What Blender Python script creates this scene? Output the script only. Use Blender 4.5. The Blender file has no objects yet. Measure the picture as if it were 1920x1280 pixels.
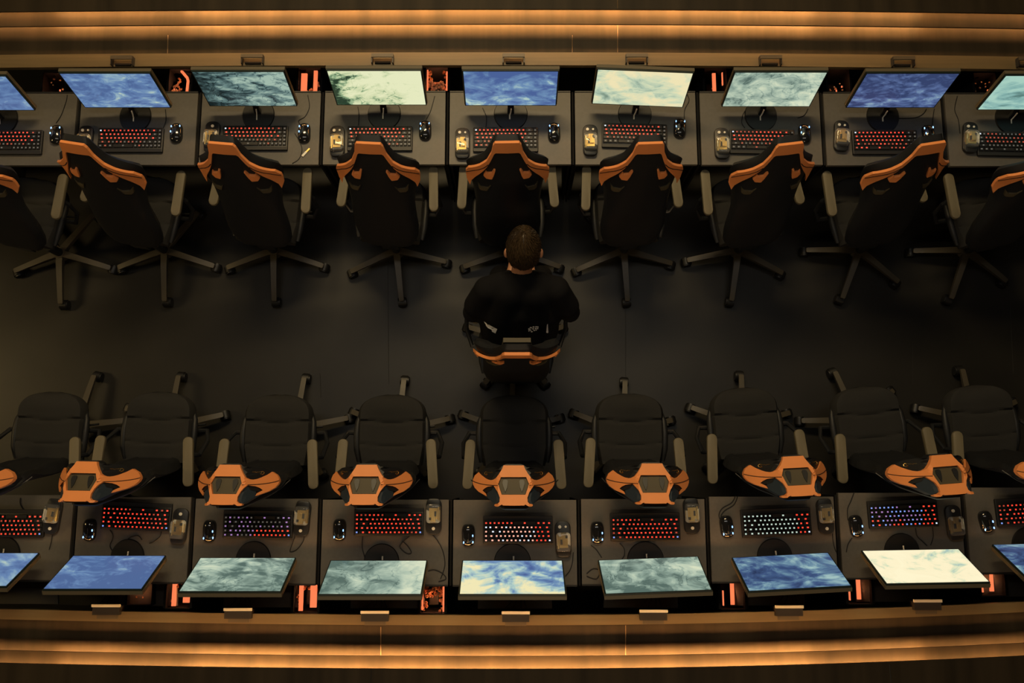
import bpy, bmesh, math, random
from mathutils import Vector, Matrix, Euler
from mathutils.geometry import tessellate_polygon
random.seed(7)
C = bpy.context.scene
COL = C.collection
R = math.radians
# ------------------------------------------------------------------ camera
H = 5.6; TH = R(9); F = 1650.0
CY = -H*math.tan(TH)
cam_data = bpy.data.cameras.new('camera'); cam = bpy.data.objects.new('camera', cam_data); COL.objects.link(cam)
cam.location = (0, CY, H); cam.rotation_euler = (TH, 0, 0)
cam_data.sensor_width = 36; cam_data.lens = F/1920*36; cam_data.clip_end = 60
C.camera = cam
# ------------------------------------------------------------------ view, world, lights
C.view_settings.view_transform = 'Standard'; C.view_settings.look = 'None'
C.view_settings.gamma = 1; C.view_settings.use_curve_mapping = False
C.view_settings.exposure = 0.0
w = bpy.data.worlds.new('world'); C.world = w; w.use_nodes = True
w.node_tree.nodes['Background'].inputs[0].default_value = (.55, .75, 1, 1)
w.node_tree.nodes['Background'].inputs[1].default_value = .012

def area(name, loc, target, sx, sy, power, col):
    l = bpy.data.lights.new(name, 'AREA'); l.shape = 'RECTANGLE'; l.size = sx; l.size_y = sy
    l.energy = power; l.color = col
    o = bpy.data.objects.new(name, l); COL.objects.link(o); o.location = loc
    d = Vector(target)-Vector(loc); o.rotation_euler = d.to_track_quat('-Z', 'Y').to_euler()
    return o
WARM = (1, .74, .38)
area('ceiling_light_north', (-.4, 3.5, 5.8), (0, .7, .7), 2.8, .5, 225, WARM)
area('ceiling_light_south', (0, -5.0, 4.6), (0, .6, .9), 3.6, .5, 62, (1, .72, .42))
area('ceiling_light_west', (-6.0, .0, 3.2), (-3.4, -.1, 0), .5, 1.0, 40, (1, .70, .30))
area('fill_light_middle', (0, .6, 6.2), (0, .2, 0), 5.5, .4, 46, (.88, .82, .72))  # added overhead fill, lifts the floor and the dark surfaces

s_, c_ = math.sin(TH), math.cos(TH)
def at(px, py, h):
    a = (px-960)/F; b = (640-py)/F
    d = (a, b*c_+s_, b*s_-c_); t = (h-H)/d[2]
    return Vector((t*d[0], CY+t*d[1], h))

# ------------------------------------------------------------------ materials
def mat(name, col, rough=.5, metal=0, emit=None, es=0, trans=0, coat=0, var=0, scale=20, bump=0, stretch=None, ior=1.45, spec=.5):
    m = bpy.data.materials.new(name); m.use_nodes = True
    nt = m.node_tree; b = nt.nodes['Principled BSDF']
    b.inputs['Base Color'].default_value = (*col, 1); b.inputs['Roughness'].default_value = rough
    b.inputs['Metallic'].default_value = metal; b.inputs['Transmission Weight'].default_value = trans
    b.inputs['Coat Weight'].default_value = coat; b.inputs['IOR'].default_value = ior
    b.inputs['Specular IOR Level'].default_value = spec
    if emit:
        b.inputs['Emission Color'].default_value = (*emit, 1); b.inputs['Emission Strength'].default_value = es
    if var or bump:
        tc = nt.nodes.new('ShaderNodeTexCoord'); n = nt.nodes.new('ShaderNodeTexNoise')
        n.inputs['Scale'].default_value = scale; n.inputs['Detail'].default_value = 5
        src = tc.outputs['Object']
        if stretch:
            mp = nt.nodes.new('ShaderNodeMapping'); mp.inputs['Scale'].default_value = stretch
            nt.links.new(src, mp.inputs[0]); src = mp.outputs[0]
        nt.links.new(src, n.inputs['Vector'])
        if var:
            mr = nt.nodes.new('ShaderNodeMapRange')
            mr.inputs[1].default_value = .3; mr.inputs[2].default_value = .7
            mr.inputs[3].default_value = 1-var; mr.inputs[4].default_value = 1+var
            nt.links.new(n.outputs[0], mr.inputs[0])
            mx = nt.nodes.new('ShaderNodeMix'); mx.data_type = 'RGBA'; mx.blend_type = 'MULTIPLY'
            mx.inputs[0].default_value = 1; mx.inputs[6].default_value = (*col, 1)
            nt.links.new(mr.outputs[0], mx.inputs[7]); nt.links.new(mx.outputs[2], b.inputs['Base Color'])
        if bump:
            bp_ = nt.nodes.new('ShaderNodeBump'); bp_.inputs['Strength'].default_value = bump; bp_.inputs['Distance'].default_value = .002
            nt.links.new(n.outputs[0], bp_.inputs['Height']); nt.links.new(bp_.outputs[0], b.inputs['Normal'])
    return m
M = {}
M['floor'] = mat('dark vinyl floor', (.0150, .0140, .0125), .42, var=.3, scale=1.6, bump=.15, spec=.35)
M['desk'] = mat('grey laminate', (.092, .085, .076), .5, var=.06, scale=60)
M['desk_edge'] = mat('black desk edge', (.012, .012, .013), .5)
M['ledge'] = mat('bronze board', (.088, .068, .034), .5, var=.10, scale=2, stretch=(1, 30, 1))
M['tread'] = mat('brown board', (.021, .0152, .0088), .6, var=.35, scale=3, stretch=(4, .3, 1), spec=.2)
M['black'] = mat('black plastic', (.010, .011, .013), .42)
M['matte'] = mat('matte black', (.006, .006, .007), .8, spec=.2)
M['leather'] = mat('black leather', (.010, .011, .013), .5, bump=.2, scale=180, spec=.4)
M['fabric'] = mat('charcoal fabric', (.022, .022, .022), .85, bump=.3, scale=300, spec=.2)
M['orange'] = mat('orange leather', (.76, .27, .085), .5, var=.05, scale=9, bump=.15, spec=.35)
M['navy'] = mat('navy fabric', (.012, .022, .034), .7)
M['olive'] = mat('grey olive leather', (.062, .050, .026), .6)
M['pad'] = mat('grey armrest', (.122, .104, .066), .6, bump=.1, scale=200)
M['leg'] = mat('grey nylon', (.056, .047, .033), .45)
M['caster'] = mat('caster black', (.007, .007, .0075), .45)
M['key'] = mat('key black', (.007, .0075, .009), .5)
M['gloss'] = mat('glossy black', (.008, .009, .011), .12, coat=.6)
M['bezel'] = mat('monitor housing', (.085, .070, .045), .5)
M['frame'] = mat('screen rim', (.008, .016, .016), .4)
M['steel'] = mat('brushed steel', (.55, .53, .48), .35, metal=1)
M['gold'] = mat('gold metal', (.75, .52, .18), .35, metal=1)
M['white_plastic'] = mat('pale plastic', (.72, .70, .62), .4)
M['pale_metal'] = mat('pale metal', (.80, .76, .66), .4)
M['clear'] = mat('clear shell', (.96, .96, .94), .05, trans=.94, ior=1.35)
M['glass'] = mat('tower glass', (1, 1, 1), .02, trans=1, ior=1.1)
M['copper'] = mat('lit parts', (.75, .38, .2), .5, var=.7, scale=60)
M['glow'] = mat('orange light strip', (.2, .05, .02), .5, emit=(1, .23, .09), es=.9)
M['led'] = mat('led strip', (.9, .6, .3), .5, emit=(1, .42, .13), es=11)
M['blue_led'] = mat('blue led', (.1, .3, .8), .4, emit=(.25, .5, 1), es=3.0)
M['red_led'] = mat('red led', (.8, .1, .05), .4, emit=(1, .06, .02), es=2.0)
M['skin'] = mat('skin', (.42, .20, .11), .55)
M['hair'] = mat('dark brown hair', (.040, .025, .012), .36, var=.4, scale=80)
M['shirt'] = mat('black cotton', (.007, .007, .008), .9, spec=.1, bump=.2, scale=120)
M['print'] = mat('white print', (.92, .88, .82), .8)
M['cable'] = mat('cable rubber', (.008, .008, .009), .5)
M['wall'] = mat('dark wall', (.05, .04, .03), .7, var=.1, scale=2)
M['seam'] = mat('panel seam', (.12, .08, .04), .5)
M['darkseam'] = mat('dark seam', (.01, .01, .01), .7)
LEG = {}
for k, (col, es) in {'red': ((1, .045, .02), 1.25), 'dimred': ((1, .07, .03), .45), 'white': ((.75, .85, 1), 1.1), 'peach': ((1, .42, .30), 1.3),
                     'blue': ((.22, .38, 1), .9), 'violet': ((.55, .28, .75), .6), 'dim': ((.45, .45, .42), .16), 'green': ((.65, .85, .72), .8)}.items():
    LEG[k] = mat('legend '+k, (.1, .1, .1), .5, emit=col, es=es)

def ramp_node(nt, stops):
    r = nt.nodes.new('ShaderNodeValToRGB'); e = r.color_ramp.elements
    while len(e) > 1: e.remove(e[-1])
    e[0].position = stops[0][0]; e[0].color = (*stops[0][1], 1)
    for p, c in stops[1:]:
        x = e.new(p); x.color = (*c, 1)
    return r
def lin(r, g, b): return tuple(((c/255+.055)/1.055)**2.4 if c > 10 else c/255/12.92 for c in (r, g, b))
PAL = {
 'blue': [(.2, lin(76, 102, 150)), (.5, lin(100, 132, 176)), (.72, lin(140, 170, 188)), (.95, lin(195, 212, 185))],
 'deep': [(.2, lin(50, 64, 104)), (.5, lin(82, 102, 148)), (.72, lin(118, 145, 175)), (.95, lin(165, 190, 180))],
 'navy': [(.15, lin(30, 44, 78)), (.5, lin(60, 84, 126)), (.72, lin(104, 138, 160)), (.98, lin(160, 192, 190))],
 'dark': [(.25, lin(16, 30, 32)), (.5, lin(52, 74, 76)), (.7, lin(98, 126, 124)), (.98, lin(160, 185, 170))],
 'green': [(.25, lin(40, 62, 45)), (.42, lin(140, 170, 130)), (.55, lin(205, 215, 170)), (.8, lin(228, 232, 190))],
 'cream': [(.15, lin(120, 145, 128)), (.42, lin(168, 190, 168)), (.62, lin(205, 216, 182)), (.95, lin(238, 226, 180))],
 'sweep': [(.2, lin(72, 96, 150)), (.5, lin(108, 142, 180)), (.72, lin(175, 204, 196)), (.98, lin(240, 230, 180))],
 'sea': [(.3, lin(88, 125, 120)), (.5, lin(130, 175, 170)), (.8, lin(165, 205, 190))],
 'grey': [(.1, lin(84, 106, 98)), (.38, lin(140, 162, 148)), (.6, lin(178, 196, 175)), (.9, lin(214, 222, 192))],
 'white': [(.2, lin(170, 195, 185)), (.35, lin(215, 225, 190)), (.5, lin(252, 240, 200)), (.8, lin(254, 244, 205))],
}
def screen_mat(pal, seed, scale=2.2, dist=1.6, rot=0, stretch=1.8, grad=(0, 0), vein=0):
    m = bpy.data.materials.new('screen picture'); m.use_nodes = True; nt = m.node_tree; b = nt.nodes['Principled BSDF']
    b.inputs['Base Color'].default_value = (.01, .01, .012, 1); b.inputs['Roughness'].default_value = .25
    tc = nt.nodes.new('ShaderNodeTexCoord'); mp = nt.nodes.new('ShaderNodeMapping')
    mp.inputs['Location'].default_value = (seed*3.7, seed*1.3, seed); mp.inputs['Rotation'].default_value = (0, rot, 0)
    mp.inputs['Scale'].default_value = (1, 1, stretch)
    nt.links.new(tc.outputs['Object'], mp.inputs[0])
    n1 = nt.nodes.new('ShaderNodeTexNoise'); n1.inputs['Scale'].default_value = scale*2.4; n1.inputs['Detail'].default_value = 9
    n1.inputs['Distortion'].default_value = dist; n1.inputs['Roughness'].default_value = .62
    n2 = nt.nodes.new('ShaderNodeTexNoise'); n2.inputs['Scale'].default_value = scale; n2.inputs['Detail'].default_value = 3; n2.inputs['Distortion'].default_value = 2.5
    ad = nt.nodes.new('ShaderNodeMix'); ad.data_type = 'FLOAT'; ad.inputs[0].default_value = .45
    for n in (n1, n2): nt.links.new(mp.outputs[0], n.inputs['Vector'])
    nt.links.new(n1.outputs[0], ad.inputs[2]); nt.links.new(n2.outputs[0], ad.inputs[3])
    mr = nt.nodes.new('ShaderNodeMapRange'); mr.inputs[1].default_value = .36; mr.inputs[2].default_value = .64; mr.inputs[3].default_value = .12; mr.inputs[4].default_value = .92
    mr.clamp = False; nt.links.new(ad.outputs[0], mr.inputs[0])
    sp = nt.nodes.new('ShaderNodeSeparateXYZ'); nt.links.new(tc.outputs['Object'], sp.inputs[0])
    m1 = nt.nodes.new('ShaderNodeMath'); m1.operation = 'MULTIPLY_ADD'; m1.inputs[1].default_value = grad[0]; nt.links.new(sp.outputs[0], m1.inputs[0]); nt.links.new(mr.outputs[0], m1.inputs[2])
    m2 = nt.nodes.new('ShaderNodeMath'); m2.operation = 'MULTIPLY_ADD'; m2.inputs[1].default_value = grad[1]; nt.links.new(sp.outputs[2], m2.inputs[0]); nt.links.new(m1.outputs[0], m2.inputs[2])
    last = m2
    if vein:
        n3 = nt.nodes.new('ShaderNodeTexNoise'); n3.inputs['Scale'].default_value = 6; n3.inputs['Detail'].default_value = 4; n3.inputs['Distortion'].default_value = 1.2
        nt.links.new(mp.outputs[0], n3.inputs['Vector'])
        a1 = nt.nodes.new('ShaderNodeMath'); a1.operation = 'SUBTRACT'; a1.inputs[1].default_value = .5; nt.links.new(n3.outputs[0], a1.inputs[0])
        a2 = nt.nodes.new('ShaderNodeMath'); a2.operation = 'ABSOLUTE'; nt.links.new(a1.outputs[0], a2.inputs[0])
        a3 = nt.nodes.new('ShaderNodeMapRange'); a3.inputs[1].default_value = 0; a3.inputs[2].default_value = .02; a3.inputs[3].default_value = -vein; a3.inputs[4].default_value = 0; nt.links.new(a2.outputs[0], a3.inputs[0])
        a4 = nt.nodes.new('ShaderNodeMath'); a4.operation = 'ADD'; nt.links.new(last.outputs[0], a4.inputs[0]); nt.links.new(a3.outputs[0], a4.inputs[1]); last = a4
    r = ramp_node(nt, PAL[pal]); nt.links.new(last.outputs[0], r.inputs[0])
    nt.links.new(r.outputs[0], b.inputs['Emission Color']); b.inputs['Emission Strength'].default_value = 1.0
    return m

# ------------------------------------------------------------------ mesh builder
class MB:
    def __init__(s): s.v = []; s.f = []; s.mi = []
    def add(s, vs, fs, mi=0):
        o = len(s.v); s.v += [Vector(v) for v in vs]; s.f += [tuple(i+o for i in f) for f in fs]; s.mi += [mi]*len(fs); return s
    def box(s, x0, x1, y0, y1, z0, z1, mi=0):
        return s.add([(x, y, z) for z in (z0, z1) for y in (y0, y1) for x in (x0, x1)],
                     [(0, 2, 3, 1), (4, 5, 7, 6), (0, 1, 5, 4), (2, 6, 7, 3), (0, 4, 6, 2), (1, 3, 7, 5)], mi)
    def loft(s, rings, mi=0, cap=True):
        o = len(s.v); n = len(rings[0])
        for r in rings: s.v += [Vector(p) for p in r]
        for i in range(len(rings)-1):
            for j in range(n):
                k = (j+1) % n
                s.f.append((o+i*n+j, o+i*n+k, o+(i+1)*n+k, o+(i+1)*n+j)); s.mi.append(mi)
        if cap:
            s.f.append(tuple(o+j for j in reversed(range(n)))); s.f.append(tuple(o+(len(rings)-1)*n+j for j in range(n))); s.mi += [mi, mi]
        return s
    def cyl(s, p0, p1, r0, r1=None, n=16, mi=0):
        r1 = r0 if r1 is None else r1; p0 = Vector(p0); p1 = Vector(p1)
        q = (p1-p0).to_track_quat('Z', 'Y').to_matrix(); rs = []
        for p, r in ((p0, r0), (p1, r1)):
            rs.append([p+q@Vector((r*math.cos(2*math.pi*k/n), r*math.sin(2*math.pi*k/n), 0)) for k in range(n)])
        return s.loft(rs, mi)
    def tube(s, pts, r, n=8, mi=0):
        pts = [Vector(p) for p in pts]; rs = []
        for i, p in enumerate(pts):
            d = (pts[min(i+1, len(pts)-1)]-pts[max(i-1, 0)]); q = d.to_track_quat('Z', 'Y').to_matrix()
            rr = r[i] if isinstance(r, (list, tuple)) else r
            rs.append([p+q@Vector((rr*math.cos(2*math.pi*k/n), rr*math.sin(2*math.pi*k/n), 0)) for k in range(n)])
        return s.loft(rs, mi)
    def ell(s, c, rad, rot=None, nu=16, nv=10, mi=0):
        c = Vector(c); rs = []
        q = rot if rot else Matrix.Identity(3)
        for i in range(1, nv):
            t = math.pi*i/nv
            rs.append([c+q@Vector((rad[0]*math.sin(t)*math.cos(2*math.pi*k/nu), rad[1]*math.sin(t)*math.sin(2*math.pi*k/nu), -rad[2]*math.cos(t))) for k in range(nu)])
        return s.loft(rs, mi)
    def prism(s, poly, z0, z1, bev=0, mi=0):   # poly in xy, vertical, with a bevelled top and bottom
        if sum(a[0]*b[1]-b[0]*a[1] for a, b in zip(poly, poly[1:]+poly[:1])) < 0: poly = poly[::-1]
        cx = sum(p[0] for p in poly)/len(poly); cy = sum(p[1] for p in poly)/len(poly)
        ext = max(max(abs(p[0]-cx), abs(p[1]-cy)) for p in poly)
        def ring(z, ins):
            k = 1-ins/max(ext, 1e-6); return [(cx+(p[0]-cx)*k, cy+(p[1]-cy)*k, z) for p in poly]
        if bev: rs = [ring(z0, bev), ring(z0+bev, 0), ring(z1-bev, 0), ring(z1-bev*.3, bev*.3), ring(z1, bev)]
        else: rs = [ring(z0, 0), ring(z1, 0)]
        return s.loft(rs, mi)
    def map(s, fn): s.v = [Vector(fn(v)) for v in s.v]; return s
    def build(s, name, m, parent=None, smooth=True, mods=()):
        me = bpy.data.meshes.new(name); me.from_pydata([tuple(v) for v in s.v], [], s.f)
        for x in (m if isinstance(m, (list, tuple)) else [m]): me.materials.append(M[x] if isinstance(x, str) else x)
        for p, i in zip(me.polygons, s.mi): p.material_index = i; p.use_smooth = smooth
        me.update()
        bm = bmesh.new(); bm.from_mesh(me); bmesh.ops.recalc_face_normals(bm, faces=bm.faces); bm.to_mesh(me); bm.free()
        if smooth: me.set_sharp_from_angle(angle=R(38))
        o = bpy.data.objects.new(name, me); COL.objects.link(o)
        if parent: o.parent = parent
        return o
def rrect(w, h, r, n=5, cx=0, cy=0):
    p = []
    for (sx, sy, a0) in ((1, 1, 0), (-1, 1, 90), (-1, -1, 180), (1, -1, 270)):
        for k in range(n+1):
            a = R(a0+90*k/n); p.append((cx+sx*(w/2-r)+r*math.cos(a), cy+sy*(h/2-r)+r*math.sin(a)))
    return p
def tag(o, label=None, cat=None, group=None, kind=None):
    if label: o['label'] = label
    if cat: o['category'] = cat
    if group: o['group'] = group
    if kind: o['kind'] = kind
    return o
def empty(name, loc, rz=0):
    o = bpy.data.objects.new(name, None); COL.objects.link(o); o.location = loc; o.rotation_euler = (0, 0, rz); o.empty_display_size = .05
    return o
def copy_tree(o, parent=None):
    c = o.copy(); COL.objects.link(c); c.parent = parent
    for ch in list(o.children): copy_tree(ch, c)
    return c

# ------------------------------------------------------------------ setting
def q2(x, l, r): t = (x-940)/960; return (l if t < 0 else r)*t*t
topq = lambda x: q2(x, 5, 8)
botq = lambda x: -q2(x, 12, 24)
XS = [-420+i*110 for i in range(26)]
def band(name, yf, yb, q, z, th, m, kind='structure', lbl=None, cat=None):
    mb = MB(); rs = []
    for x in XS:
        a = at(x, yf+q(x), z); b = at(x, yb+q(x), z)
        rs.append([(a.x, a.y, z), (b.x, b.y, z), (b.x, b.y, z-th), (a.x, a.y, z-th)])
    mb.loft(rs); o = mb.build(name, m, smooth=False); tag(o, lbl, cat, kind=kind); return o
fl = MB().box(-7, 7, -6, 6, -.1, 0).build('floor', 'floor', smooth=False); tag(fl, kind='structure')
MB().box(-7, 7, -6, 6, 6.5, 6.6).build('ceiling', 'wall', smooth=False)['kind'] = 'structure'
for nm, b in (('wall_west', (-7.1, -7, -6, 6, 0, 6.5)), ('wall_east', (7, 7.1, -6, 6, 0, 6.5)), ('wall_north', (-7, 7, 6, 6.1, 0, 6.5)), ('wall_south', (-7, 7, -6.1, -6, 0, 6.5))):
    MB().box(*b).build(nm, 'wall', smooth=False)['kind'] = 'structure'
# floor sheet seams
for i, (x0, y0, x1, y1) in enumerate([(727, 470, 729, 720), (1173, 560, 1173, 740), (600, 700, 602, 745), (1711, 640, 1712, 720), (1885, 380, 1900, 700)]):
    a = at(x0, y0, .0005); b = at(x1, y1, .0005)
    o = MB().tube([a, b], .0012, 4).build('trim_%d' % (i+1), 'darkseam'); o['kind'] = 'structure'
ZL = .86
n_ = [20]
def trim(*a):
    o = band('trim_%d' % n_[0], *a); n_[0] += 1; return o
# north steps (ledge, lit tread, lit tread, top tread) and their boarded fronts
def step_side(y, sgn, q):
    # y: pixel rows: ledge front, ledge back, nose1, nose2, far
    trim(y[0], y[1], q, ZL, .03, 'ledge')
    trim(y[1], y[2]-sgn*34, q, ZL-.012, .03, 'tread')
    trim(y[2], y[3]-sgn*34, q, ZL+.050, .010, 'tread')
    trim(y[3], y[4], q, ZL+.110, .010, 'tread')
    # faces behind the lamps
    for yy, z in ((y[2]-sgn*30, ZL+.050), (y[3]-sgn*30, ZL+.110)):
        trim(yy, yy-sgn*3, q, z-.010, .052, 'tread')
    # shade lip hanging behind the inner nose, it cuts the lamp light off short of the ledge
    trim(y[2]-sgn*4, y[2]-sgn*5.5, q, ZL+.046, .046-(-.012+.029), 'tread')
    trim(y[0]-(60 if sgn > 0 else -34), y[0]-(66 if sgn > 0 else -40), q, ZL-.03, .83, 'darkseam')
step_side((122, 98, 45, 17, -60), 1, topq)
step_side((1153, 1172, 1230, 1254, 1340), -1, botq)
# led strips under each nose, in lengths
def led(y, q, sgn, z, name_lbl, x0, x1, k, back=7):
    m = bpy.data.materials.get('led %s' % k) or mat('led %s' % k, (.9, .6, .3), .5, emit=(1, .46, .14), es=k)
    mb = MB(); rs = []
    n = 14
    for i in range(n+1):
        x = x0+(x1-x0)*i/n
        a = at(x, y-sgn*back+q(x), z); b = at(x, y-sgn*(back+3.5)+q(x), z)
        rs.append([(a.x, a.y, z), (b.x, b.y, z), (b.x, b.y, z-.006), (a.x, a.y, z-.006)])
    mb.loft(rs); o = mb.build('led_strip', m, smooth=False); tag(o, name_lbl, 'light strip', 'light strips under the step edges')
for (y, q, sgn, z, row) in ((45, topq, 1, ZL+.038, 'upper wall, inner step edge'), (17, topq, 1, ZL+.098, 'upper wall, outer step edge'),
                            (1230, botq, -1, ZL+.038, 'lower wall, inner step edge'), (1254, botq, -1, ZL+.098, 'lower wall, outer step edge')):
    inner = 'inner' in row; g_ = (2.6 if sgn > 0 else 4.2) if inner else (1.75 if sgn > 0 else 2.8)
    segs = [(-380, 90, 24*g_), (95, 330, 62*g_), (335, 1540, 100*g_), (1545, 1740, 62*g_), (1745, 2250, 24*g_)]
    for (x0, x1, k), ps in zip(segs, ('dim length at the left end', 'second length from the left', 'long bright middle length', 'second length from the right', 'dim length at the right end')):
        led(y, q, sgn, z, 'amber light strip under the %s, %s' % (row, ps), x0, x1, round(k, 1), 14 if inner else 7)
# seams across the treads
for i, (x0, y0, x1, y1, z, m) in enumerate([(1158, 0, 1158, 16, ZL+.111, 'seam'), (1158, 47, 1158, 98, ZL-.011, 'seam'), (315, 66, 314, 100, ZL-.011, 'seam'), (1073, 66, 1073, 98, ZL-.011, 'seam'),
                                           (714, 1175, 714, 1228, ZL-.011, 'seam'), (1173, 1172, 1173, 1228, ZL-.011, 'seam'), (696, 1256, 695, 1280, ZL+.111, 'darkseam'), (1668, 1245, 1671, 1280, ZL+.111, 'darkseam')]):
    a = at(x0, y0, z); b = at(x1, y1, z)
    MB().tube([a, b], .0022, 4).build('trim_%d' % (60+i), m)['kind'] = 'structure'

# ------------------------------------------------------------------ desks
DZ = .74
ORD = ['first', 'second', 'third', 'fourth', 'fifth', 'sixth', 'seventh', 'eighth', 'ninth']
SCR = {'T': ['cut off blue screen', 'cloudy blue screen', 'dark marbled screen', 'pale green screen', 'blue and white screen', 'pale cream screen', 'green streaked screen', 'deep blue screen', 'cut off teal screen'],
       'B': ['cut off hazy blue screen', 'wide hazy blue screen', 'green veined screen', 'misty grey screen', 'blue and cream screen', 'grey marbled screen', 'dark blue cloudy screen', 'almost white screen', 'cut off dark blue screen']}
def where(row, i):
    return '%s from left, %s row' % (ORD[i], 'upper' if row == 'T' else 'lower')
def make_desk(row, i, xa, xb, yf, yb):
    sg = 1 if row == 'T' else -1
    A = at(xa, yf, DZ); B = at(xb, yf, DZ); D0 = at((xa+xb)/2, yb, DZ)
    mid = (A+B)/2; rz = math.atan2((B-A).y, (B-A).x); wd = (B-A).length-.026; dep = abs(D0.y-mid.y)
    t = empty('desk', (mid.x, mid.y, 0), rz)
    tag(t, 'grey laminate desk under the %s, %s' % (SCR[row][i], where(row, i)), 'desk', 'gaming desks of the %s row' % ('upper' if row == 'T' else 'lower'))
    y0, y1 = (0, dep) if sg > 0 else (-dep, 0)
    MB().box(-wd/2, wd/2, y0, y1, DZ-.025, DZ).build('desk_top', 'desk', t, smooth=False)
    for s in (-1, 1):
        MB().box(s*wd/2-.012 if s > 0 else -wd/2, wd/2 if s > 0 else -wd/2+.012, y0+.03, y1-.01, 0, DZ-.025).build('side_panel', 'matte', t, smooth=False)
    yy = sg*(dep-.2)
    MB().box(-wd/2+.012, wd/2-.012, yy-.008, yy+.008, .35, DZ-.025).build('modesty_panel', 'matte', t, smooth=False)
    # raised black lip at the back edge of the top
    e = sg*dep
    MB().box(-wd/2, wd/2, e-.004, e+.004, DZ-.03, DZ+.004).build('back_rail', 'desk_edge', t, smooth=False)
    if row == 'B':
        # cable shelf behind the desk top
        xo = 0.0
        m_ = MB().loft([[(-.20, e, .60), (.20, e, .60), (.20, e, .585), (-.20, e, .585)], [(-.205, e-.14, .58), (.205, e-.14, .58), (.205, e-.14, .565), (-.205, e-.14, .565)]])
        m_.build('cable_shelf', 'desk', t, smooth=False)
    # divider in the slit on the right
    return t
TF = [-97, 139, 368, 601, 838, 1075, 1312, 1547, 1777, 2010]
BF = [-90, 143, 363, 601, 846, 1085, 1325, 1567, 1804, 2045]
def tyf(x): return 308+topq(x)*.4
def byf(x): return 937-q2(x, 10, 22)
for i in range(9):
    xm = (TF[i]+TF[i+1])/2; make_desk('T', i, TF[i], TF[i+1], tyf(xm), tyf(xm)-136)
    xm = (BF[i]+BF[i+1])/2; make_desk('B', i, BF[i], BF[i+1], byf(xm), byf(xm)+161)
for row, xs, fy, L in (('T', TF, tyf, -136), ('B', BF, byf, 161)):
    for i in range(1, 9):
        a = at(xs[i], fy(xs[i]), DZ); b = at(xs[i], fy(xs[i])+L, DZ)
        y0, y1 = sorted((a.y, b.y))
        o = MB().box(a.x-.005, a.x+.005, y0, y1, .05, DZ-.004).build('divider_panel', 'matte', smooth=False)
        tag(o, 'thin black panel between the %s and %s desks, %s row' % (ORD[i-1], ORD[i], 'upper' if row == 'T' else 'lower'), 'divider', 'black dividers between desks')

# ------------------------------------------------------------------ chairs
def interp(t, v):
    if v <= t[0][0]: return t[0][1]
    for (a, x), (b, y) in zip(t, t[1:]):
        if v <= b: return x+(y-x)*(v-a)/(b-a)
    return t[-1][1]
BACK_HW = [(0, .12), (.04, .155), (.1, .178), (.2, .188), (.3, .184), (.4, .180), (.5, .190), (.56, .205), (.62, .217), (.69, .222), (.735, .208), (.775, .179), (.843, .121), (.92, .086), (.97, .070), (.99, .058)]
def bend(u, v): return .07*min(1.3, (abs(u)/.2)**2)*math.exp(-((v-.6)/.22)**2)
F_A = [(0, .209), (.053, .21), (.059, .294), (.072, .421), (.087, .553), (.112, .61), (.139, .625), (.159, .612), (.174, .592), (.19, .681), (.197, .74), (.195, .772), (.184, .804), (.164, .837), (.123, .885), (.128, .848), (.146, .813), (.123, .747), (.095, .71), (.073, .68), (.073, .653), (.062, .49), (0, .48)]
F_A = [(u, v if v > .5 or i < 4 else v) for i, (u, v) in enumerate(F_A)]
F_B = [(0, .835), (.053, .84), (.073, .668), (.095, .71), (.072, .804), (.061, .892), (.061, .966), (.083, 1.008), (.079, 1.036), (.065, 1.038), (.049, 1.01), (.043, 1.026), (0, 1.03)]
F_N = [(.098, .717), (.121, .797), (.124, .885), (.083, 1.011), (.055, .966), (.058, .884), (.068, .788)]
F_H = [(.1, .714), (.123, .747), (.146, .813), (.134, .833), (.105, .791)]
F_X = [(0, .48), (.062, .49), (.073, .653), (.053, .84), (0, .835)]
F_S = [(.028, .543), (.038, .531), (.052, .561), (.051, .636), (.036, .785), (.025, .642)]
R_O = [(0, .984), (.061, .984), (.071, .965), (.081, .905), (.107, .836), (.145, .786), (.207, .722), (.224, .668), (.225, .641), (.222, .588), (.206, .552), (.197, .595), (.171, .654), (.134, .724), (.108, .777), (.087, .834), (.067, .895), (.058, .904), (0, .902)]
R_A = [(.062, .763), (.072, .766), (.083, .736), (.109, .725), (.114, .739), (.129, .695), (.115, .673), (.083, .677), (.074, .707)]
R_M = [(.091, .612), (.108, .586), (.144, .575), (.163, .595), (.157, .553), (.144, .545), (.114, .555)]

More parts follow.
